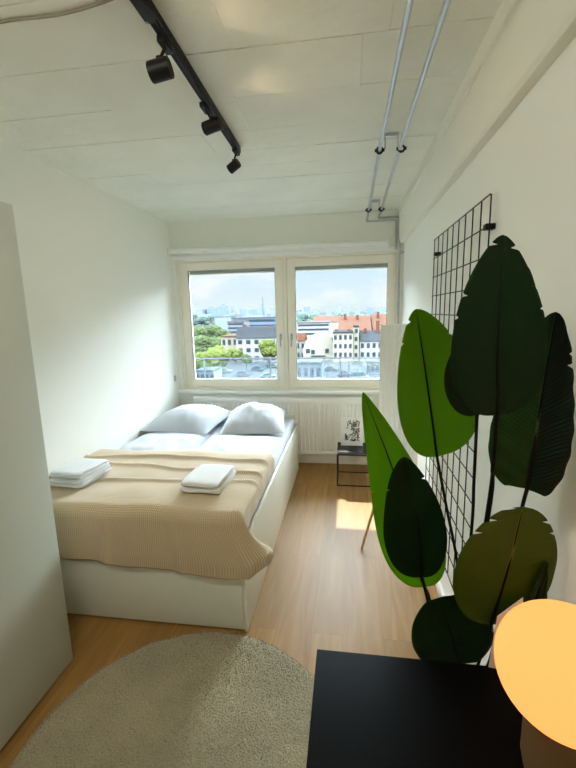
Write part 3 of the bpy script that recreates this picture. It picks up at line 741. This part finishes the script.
# ------------------------------------------------------------------ the city outside
GZ = -16.5
OUT[0] = .085     # outdoor colours darkened so the strong sky light does not wash them out
OUT[0] = .05
M['ground'] = mat('street', (176,178,182), .9, var=.15, vscale=.05)
b = B(); box(b, -6000, 6000, 30, 9000, GZ-1, GZ); g = mesh('ground', b, M['ground']); g['kind'] = 'structure'
OUT[0] = .16
fac = {k: mat('facade_'+k, c, .85, var=.05, vscale=.3) for k, c in dict(white=(205,203,198), beige=(205,196,172), cream=(212,206,186), grey=(160,166,174), pale=(178,192,206), blue=(140,160,184)).items()}
OUT[0] = .05
rf = {k: mat('roof_'+k, c, .85, var=.12, vscale=.4) for k, c in dict(tile=(224,170,146), brown=(196,136,110), slate=(150,156,164), light=(208,210,212), pink=(222,176,156)).items()}
OUT[0] = .17
M['win'] = mat('window_dark', (74,84,96), .3); M['winb'] = mat('window_blue', (96,116,140), .25)
M['red'] = mat('red_sign', (176,84,80), .6); M['stone'] = mat('chimney_brick', (140,96,82), .9)

def building(label, cat, X0, X1, top, bot, Y, depth, wall, roof=None, roof_top=None, rows=0, cols=0, rmat='tile', win='win', chim=(), name='building', flat=True, ww=.5, wh=.5, group=None, kind='gable'):
    """pixel extents measured at distance Y; the block is depth metres deep"""
    a = at(X0, bot, Y); c = at(X1, top, Y); x0, x1 = a.x, c.x; zt = at((X0+X1)/2, top, Y).z
    zb = GZ
    vis = at((X0+X1)/2, bot, Y).z
    t = thing(name, label, cat, ((x0+x1)/2, Y+depth/2, GZ), group)
    b = B(); box(b, x0, x1, Y, Y+depth, zb, zt); mesh('wall', b, fac[wall], t)
    if roof_top is not None:
        zr = at((X0+X1)/2, roof_top, Y).z; b = B()
        if kind == 'gable': pr = [(Y-.4, zt), (Y+depth+.4, zt), (Y+depth/2, zr+(zr-zt)*.0)]
        else: pr = [(Y-.4, zt), (Y+depth+.4, zt), (Y+depth*.8, zr), (Y+depth*.2, zr)]
        va = [b.verts.new((x0+.05, y, z)) for y, z in pr]; vb = [b.verts.new((x1-.05, y, z)) for y, z in pr]
        b.faces.new(va); b.faces.new(vb[::-1])
        for i in range(len(pr)): b.faces.new((va[i], vb[i], vb[(i+1) % len(pr)], va[(i+1) % len(pr)]))
        mesh('roof', b, rf[rmat], t, smooth=False)
    else:
        b = B(); box(b, x0, x1, Y-.3, Y+depth+.3, zt, zt+.5); mesh('roof', b, rf[rmat], t)
    H_ = zt-vis
    for j in range(rows):
        for i in range(cols):
            cx = x0+(x1-x0)*(i+.5)/cols; cz = zt-H_*(j+.5)/rows
            w = (x1-x0)/cols*ww/2; h = H_/rows*wh/2
            b = B(); box(b, cx-w, cx+w, Y-.08, Y+.1, cz-h, cz+h); mesh('window', b, M[win], t)
    for q, hh in chim:
        zr = at(q, hh, Y).z; x = at(q, hh, Y).x; b = B(); box(b, x-.6, x+.6, Y+depth*.35, Y+depth*.35+1.2, zt-1, zr); mesh('chimney', b, M['stone'], t)
    return t
building('white apartment house with grey mansard roof in the left pane', 'building', 237, 277, 338, 362, 150, 14, 'white', roof_top=327, rows=3, cols=5, rmat='slate', kind='mansard', chim=((241,325),(268,325)))
building('low pale building left of the mansard-roofed house', 'building', 222, 237.5, 337, 358, 158, 12, 'beige', rows=2, cols=3, rmat='pink')
building('long modern building with blue-grey bands and white flat roof in the left pane', 'building', 232, 276, 318, 334, 250, 30, 'blue', rows=3, cols=1, ww=.94, wh=.45, rmat='light')
building('stacked grey multi-storey block behind the left trees', 'building', 228, 244, 322, 338, 215, 12, 'grey', rows=4, cols=1, ww=.9, wh=.4, rmat='light')
building('long low hall with pale roof far behind the trees', 'building', 215, 236, 317, 324, 400, 30, 'pale', rmat='light')
building('white banded office block in the right pane behind the curved gable', 'building', 297, 330, 323, 336, 230, 20, 'white', rows=3, cols=1, ww=.92, wh=.42, rmat='light', win='win')
building('small brown-roofed house at the left edge of the right pane', 'building', 296, 305, 341, 360, 165, 10, 'white', roof_top=334, rows=2, cols=2, rmat='brown')
building('pale block with three window rows and a chimney in the right pane', 'building', 333, 353, 333, 359, 148, 14, 'cream', rows=3, cols=4, rmat='slate', chim=((336,330),(349,330)))
building('slim stair tower with single windows beside the pale block', 'building', 353.2, 359, 327, 359, 149, 10, 'beige', rows=4, cols=1, rmat='slate')
building('white house with grey pitched roof at the right of the window', 'building', 359.5, 383, 341, 359, 150, 14, 'white', roof_top=331, rows=2, cols=4, rmat='slate', chim=((379,321),(366,329)))
building('white house corner hidden behind the ribbed floor lamp', 'building', 384, 400, 336, 359, 152, 14, 'cream', roof_top=327, rows=3, cols=3, rmat='slate')
building('wide terrace of orange tiled roofs behind the pale block', 'building', 338, 372, 331, 338, 185, 34, 'cream', roof_top=316, rmat='tile', chim=((345,314),(358,315)))
building('orange tiled roof running out of the window to the right', 'building', 372.5, 402, 330, 338, 190, 34, 'cream', roof_top=314, rmat='tile', chim=((380,312),))
building('pinkish tiled roof in the middle of the right pane', 'building', 312, 340, 322, 328, 270, 26, 'cream', roof_top=316, rmat='pink')
building('low shop building with flat light roof just beyond the railing', 'building', 296, 322, 364, 380, 98, 9, 'grey', rows=1, cols=4, ww=.6, wh=.55, rmat='light')
building('low flat grey garage row in the right pane', 'building', 366, 388, 363, 374, 118, 8, 'grey', rows=1, cols=5, ww=.7, wh=.6, rmat='light')
building('low white pavilion in the lower left pane', 'building', 196, 214, 372, 381, 94, 6, 'white', rows=1, cols=4, ww=.7, wh=.5, rmat='light')
# building with the curved gable
t = thing('gabled_building', 'cream building with large rounded gable wall in the right pane', 'building', (at(318,355,152).x,158,GZ))
b = B(); pts = []
for px, py in [(303,349),(306,342),(310,337),(315,334),(321,333),(327,334.5),(331,338),(333,343)]:
    q = at(px, py, 152); pts.append((q.x, q.z))
pts = [(pts[0][0], GZ)]+pts+[(pts[-1][0], GZ)]
va = [b.verts.new((x, 152, z)) for x, z in pts]; vb = [b.verts.new((x, 166, z)) for x, z in pts]
b.faces.new(va); b.faces.new(vb[::-1])
for i in range(len(pts)): b.faces.new((va[i], vb[i], vb[(i+1) % len(pts)], va[(i+1) % len(pts)]))
mesh('wall', b, fac['cream'], t, smooth=False)
for px, py in ((308,351),(313,352),(327,351)):
    q = at(px, py, 152); b = B(); box(b, q.x-.7, q.x+.7, 151.9, 152.1, q.z-.8, q.z+.8); mesh('window', b, M['win'], t)
b = B(); q = at(312,345,152); box(b, q.x-.3, q.x+5, 151.8, 152, at(312,357,152).z, at(312,355.5,152).z); mesh('ledge', b, rf['slate'], t)
# skyline
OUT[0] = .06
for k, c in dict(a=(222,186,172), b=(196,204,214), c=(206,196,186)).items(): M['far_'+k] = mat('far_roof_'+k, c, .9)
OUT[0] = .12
for k, c in dict(a=(196,212,226), b=(182,202,222), c=(206,218,228)).items(): M['haze_'+k] = mat('hazed_concrete_'+k, c, .9)  # pale blue distance haze put into the tower colours
rr = random.Random(21); px = 190; idx = 0
words = ['first','second']
while px < 388:
    if 273 < px < 296: px = 296
    w = rr.uniform(2.5, 8); top = rr.uniform(305.5, 310); Y = rr.uniform(1400, 2400)
    if 258 < px < 262: top = 299
    a = at(px, 312, Y); c = at(px+w, top, Y)
    b = B(); box(b, a.x, c.x, Y, Y+rr.uniform(30,60), GZ, c.z); 
    if rr.random() < .4: box(b, a.x+(c.x-a.x)*.3, a.x+(c.x-a.x)*.6, Y+5, Y+20, c.z, c.z+rr.uniform(4,14))
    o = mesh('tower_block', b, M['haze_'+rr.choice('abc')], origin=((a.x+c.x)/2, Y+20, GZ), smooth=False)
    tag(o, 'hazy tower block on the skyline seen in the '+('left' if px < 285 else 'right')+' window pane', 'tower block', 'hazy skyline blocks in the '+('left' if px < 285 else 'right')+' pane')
    px += w+rr.uniform(1.5, 7)
b = B(); q = at(262.5, 296, 1500); tube(b, [(q.x,1500,GZ),(q.x,1500,q.z)], 3.0, 8, radii=[5,1.5]); tag(mesh('radio_mast', b, fac['blue'], origin=(q.x,1500,GZ)), 'thin radio mast rising over the skyline in the left pane', 'mast')
# far belts of mixed roofs between the skyline and the nearer streets
OUT[0] = .15
rb_ = random.Random(77); used_ = []
for k in range(60):
    px = 190+rb_.uniform(0, 196); Y = rb_.uniform(330, 900)
    if 274 < px < 294 or 595 < Y < 735: continue
    a = at(px, 311.5+3.5*600/Y*.9+rb_.uniform(0,1.5), Y)
    if any(abs(a.x-q[0]) < 40 and abs(Y-q[1]) < 22 for q in used_) or 380 < Y < 440: continue
    used_.append((a.x, Y))
    w = rb_.uniform(14, 34); b = B(); zt = a.z-2; x0, x1 = a.x-w/2, a.x+w/2
    pr = [(Y, GZ),(Y, zt-3),(Y+8, zt),(Y+16, zt-3),(Y+16, GZ)]
    va = [b.verts.new((x0, y, z)) for y, z in pr]; vb = [b.verts.new((x1, y, z)) for y, z in pr]
    b.faces.new(va); b.faces.new(vb[::-1])
    for i in range(5): b.faces.new((va[i], vb[i], vb[(i+1)%5], va[(i+1)%5]))
    side = 'left' if px < 285 else 'right'
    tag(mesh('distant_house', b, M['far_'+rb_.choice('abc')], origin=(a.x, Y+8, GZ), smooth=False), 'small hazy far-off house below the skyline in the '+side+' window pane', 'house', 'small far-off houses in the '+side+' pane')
OUT[0] = .16
# distant rolling city greenery and rooftops
def tree(px, py_top, Y, w, label, m, h=None, group='trees in the left pane', n=16, seed=0):
    r = random.Random(seed); q = at(px, py_top, Y); W = w*Y/FPX/2; top = q.z; base = GZ
    t = thing('leafy_tree', label, 'tree', (q.x, Y, GZ), group)
    b = B(); hh = top-base
    cz = top-W*.85
    for k in range(n):
        a = r.uniform(0, 2*PI); d = r.uniform(.1,.62)*W; rad = W*r.uniform(.38,.58)
        c = Vector((q.x+d*math.cos(a), Y+d*math.sin(a), cz+r.uniform(-.5,.42)*W))
        if c.z+rad > top: c.z = top-rad
        s = bmesh.ops.create_icosphere(b, subdivisions=3, radius=1)['verts']
        for v in s:
            nrm = v.co.normalized(); k2 = 1+.22*noise.noise(nrm*3.2+Vector((k, seed, 0)))+.14*noise.noise(nrm*8+Vector((k, 0, seed)))
            v.co = c+Vector((nrm.x, nrm.y, nrm.z*.85))*rad*k2
    mesh('crown', b, m, t, smooth=False)
    b = B(); tube(b, [(q.x,Y,base),(q.x,Y,cz)], W*.06, 8); mesh('trunk', b, M['stem'], t)
OUT[0] = .115
tg = mat('tree_green', (142,162,112), .9, var=.35, vscale=.8, trans=.3); tb = mat('tree_bright', (178,194,110), .9, var=.3, vscale=1, trans=.35); td = mat('tree_far', (150,178,168), .9, var=.2, vscale=.3)  # tree_far carries painted distance haze
for i, (px, py, Y, w, mm, lab) in enumerate([
    (196,323,215,24,tg,'tall mid green tree at the left edge of the left pane'),(211,324,245,26,tg,'mid green tree second from the left edge of the pane'),
    (225,328,205,20,tg,'mid green tree next to the grey block'),(199,334,168,28,tg,'broad darker tree low at the left edge of the pane'),
    (217,336,192,28,tg,'round tree in front of the low pale building'),(235,347,143,16,tb,'bright green tree before the white mansard house'),
    (216,344,128,30,tb,'brightest broad tree low in the left pane'),(201,351,108,24,tb,'small bright tree low at the left edge'),
    (268,338,138,22,tb,'yellow-green tree covering the right end of the mansard house'),(246,353,122,12,tg,'small bush-like tree at the foot of the mansard house')]):
    tree(px, py, Y, w, lab, mm, seed=i+1)
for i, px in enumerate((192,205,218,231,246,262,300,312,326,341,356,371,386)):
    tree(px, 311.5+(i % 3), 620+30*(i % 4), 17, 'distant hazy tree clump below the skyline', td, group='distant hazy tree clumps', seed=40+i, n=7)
# cars in the yard
OUT[0] = .06
cm = [mat('car_paint_'+k, c, .3, coat=.5) for k, c in dict(white=(216,220,224), silver=(164,172,182), blue=(104,124,150), red=(170,110,104), dark=(70,76,84)).items()]
def car(mt, loc, rz, label, van=False):
    t = thing('van' if van else 'car', label, 'van' if van else 'car', (0,0,0), 'vehicles parked behind the railing')
    L_, W_, h1, h2 = (5.2,2.0,1.1,2.3) if van else (4.4,1.8,.85,1.45)
    b = B(); box(b, -L_/2, L_/2, -W_/2, W_/2, .3, h1, .15)
    sec = [(-L_/2+.1,h1-.05),(-L_/2+.3,h2),(L_/2-1.2,h2),(L_/2-.6,h1-.05)] if van else [(-L_/2+.3,h1-.05),(-L_/2+.9,h2),(L_/2-1.9,h2),(L_/2-1.1,h1-.05)]
    va = [b.verts.new((x,-W_/2+.12,z)) for x, z in sec]; vb = [b.verts.new((x,W_/2-.12,z)) for x, z in sec]
    b.faces.new(va); b.faces.new(vb[::-1])
    for i in range(4): b.faces.new((va[i], vb[i], vb[(i+1)%4], va[(i+1)%4]))
    mesh('body', b, mt, t)
    b = B()
    for s in (-1, 1): box(b, sec[1][0]+.1, sec[2][0]-.1, s*(W_/2-.11)-.02, s*(W_/2-.11)+.02, h1, h2-.15)
    mesh('side_glass', b, M['win'], t)
    for x in (-L_/2+.85, L_/2-.85):
        for s in (-1, 1): b = B(); lathe(b, [(0,-.1),(.32,-.1),(.32,.1),(0,.1)], (x, s*(W_/2-.08), .32), 18, Vector((0,1,0))); mesh('wheel', b, M['rubber'], t)
    t.location = loc; t.rotation_euler = (0,0,rz); return t
def gnd(px, py): d = at(px, py, 1)-Vector((0,0,H)); q = Vector((0,0,H))+d*((GZ-H)/d.z); return q
for px, py, mi, rz, van, lab in ((225,373,0,.2,0,'white car parked left of centre in the left pane'),(243,376,1,.4,0,'silver car parked beside the white car in the left pane'),
    (258,371,2,-.1,0,'blue car parked in the middle of the left pane yard'),(268,378,0,.3,0,'white car nearest the sash post in the left pane'),(214,384,3,0,0,'reddish car low at the left of the left pane'),
    (345,376,1,.1,0,'silver car parked left of the white van'),(359,380,0,0,1,'white van parked in the right pane'),(331,371,2,.2,0,'blue car by the shop building in the right pane'),
    (272,368,4,.2,0,'dark car at the far end of the left pane yard')):
    car(cm[mi], gnd(px, py), rz, lab, van)

OUT[0] = 1
# ------------------------------------------------------------------ light
FILL_LAMP = 20  # added fill light, out of view, to brighten the room
t = thing('fill_lamp', 'added round fill light on the ceiling, unseen above the viewpoint', 'lamp', (-.9,.62,ZC))
b = B(); lathe(b, [(0,ZC-.002),(.235,ZC-.002),(.235,ZC-.03),(.22,ZC-.03),(0,ZC-.03)], (-.9,.62,0), 40); mesh('lamp_base', b, M['trim'], t)
b = B(); lathe(b, [(.22,ZC-.03),(.215,ZC-.055),(.17,ZC-.075),(0,ZC-.08)], (-.9,.62,0), 40); mesh('diffuser', b, mat('fill_diffuser', (255,240,215), .5, emit=(1,.94,.82), estr=FILL_LAMP), t)
wd = bpy.data.worlds.new('sky'); scn.world = wd; scn.cycles.max_bounces = 14; scn.cycles.diffuse_bounces = 9; scn.cycles.transparent_max_bounces = 12; wd.use_nodes = True; n = wd.node_tree; L = n.links; bg = n.nodes['Background']
tc = n.nodes.new('ShaderNodeTexCoord'); sep = n.nodes.new('ShaderNodeSeparateXYZ'); L.new(tc.outputs['Generated'], sep.inputs[0])
ramp = n.nodes.new('ShaderNodeValToRGB'); e = ramp.color_ramp.elements
e[0].position = 0; e[0].color = (.60,.68,.73,1); e[1].position = 1; e[1].color = (.62,.80,1,1)
for p, c in ((.02,(.62,.71,.76,1)),(.10,(.53,.67,.79,1)),(.22,(.50,.66,.84,1)),(.30,(.7,.84,.98,1))):
    q = e.new(p); q.color = c
L.new(sep.outputs[2], ramp.inputs[0])
mp = n.nodes.new('ShaderNodeMapping'); mp.inputs['Scale'].default_value = (1,1,2.6); L.new(tc.outputs['Generated'], mp.inputs[0])
nz = n.nodes.new('ShaderNodeTexNoise'); nz.inputs['Scale'].default_value = 5.5; nz.inputs['Detail'].default_value = 8; nz.inputs['Distortion'].default_value = .4; L.new(mp.outputs[0], nz.inputs[0])
cr = n.nodes.new('ShaderNodeValToRGB'); cr.color_ramp.elements[0].position = .43; cr.color_ramp.elements[1].position = .60; L.new(nz.outputs['Fac'], cr.inputs[0])
mx = n.nodes.new('ShaderNodeMix'); mx.data_type = 'RGBA'; mx.inputs[7].default_value = (.74,.76,.77,1); L.new(cr.outputs[0], mx.inputs[0]); L.new(ramp.outputs[0], mx.inputs[6])
st = n.nodes.new('ShaderNodeMapRange'); st.inputs['From Min'].default_value = .13; st.inputs['From Max'].default_value = .30; st.inputs['To Min'].default_value = 1; st.inputs['To Max'].default_value = 31.0
L.new(sep.outputs[2], st.inputs['Value'])
L.new(mx.outputs[2], bg.inputs['Color']); L.new(st.outputs[0], bg.inputs['Strength'])
sd = bpy.data.lights.new('sun', 'SUN'); sd.energy = 11; sd.angle = .009; sd.color = (1,.93,.80)
so = bpy.data.objects.new('sun', sd); COL.objects.link(so); so.rotation_euler = Vector((.30,-1,-1)).to_track_quat('-Z','Y').to_euler(); so.location = (-4,12,12)
vs = scn.view_settings; vs.view_transform = 'Standard'; vs.look = 'None'; vs.gamma = 1; vs.exposure = .50; vs.use_curve_mapping = False
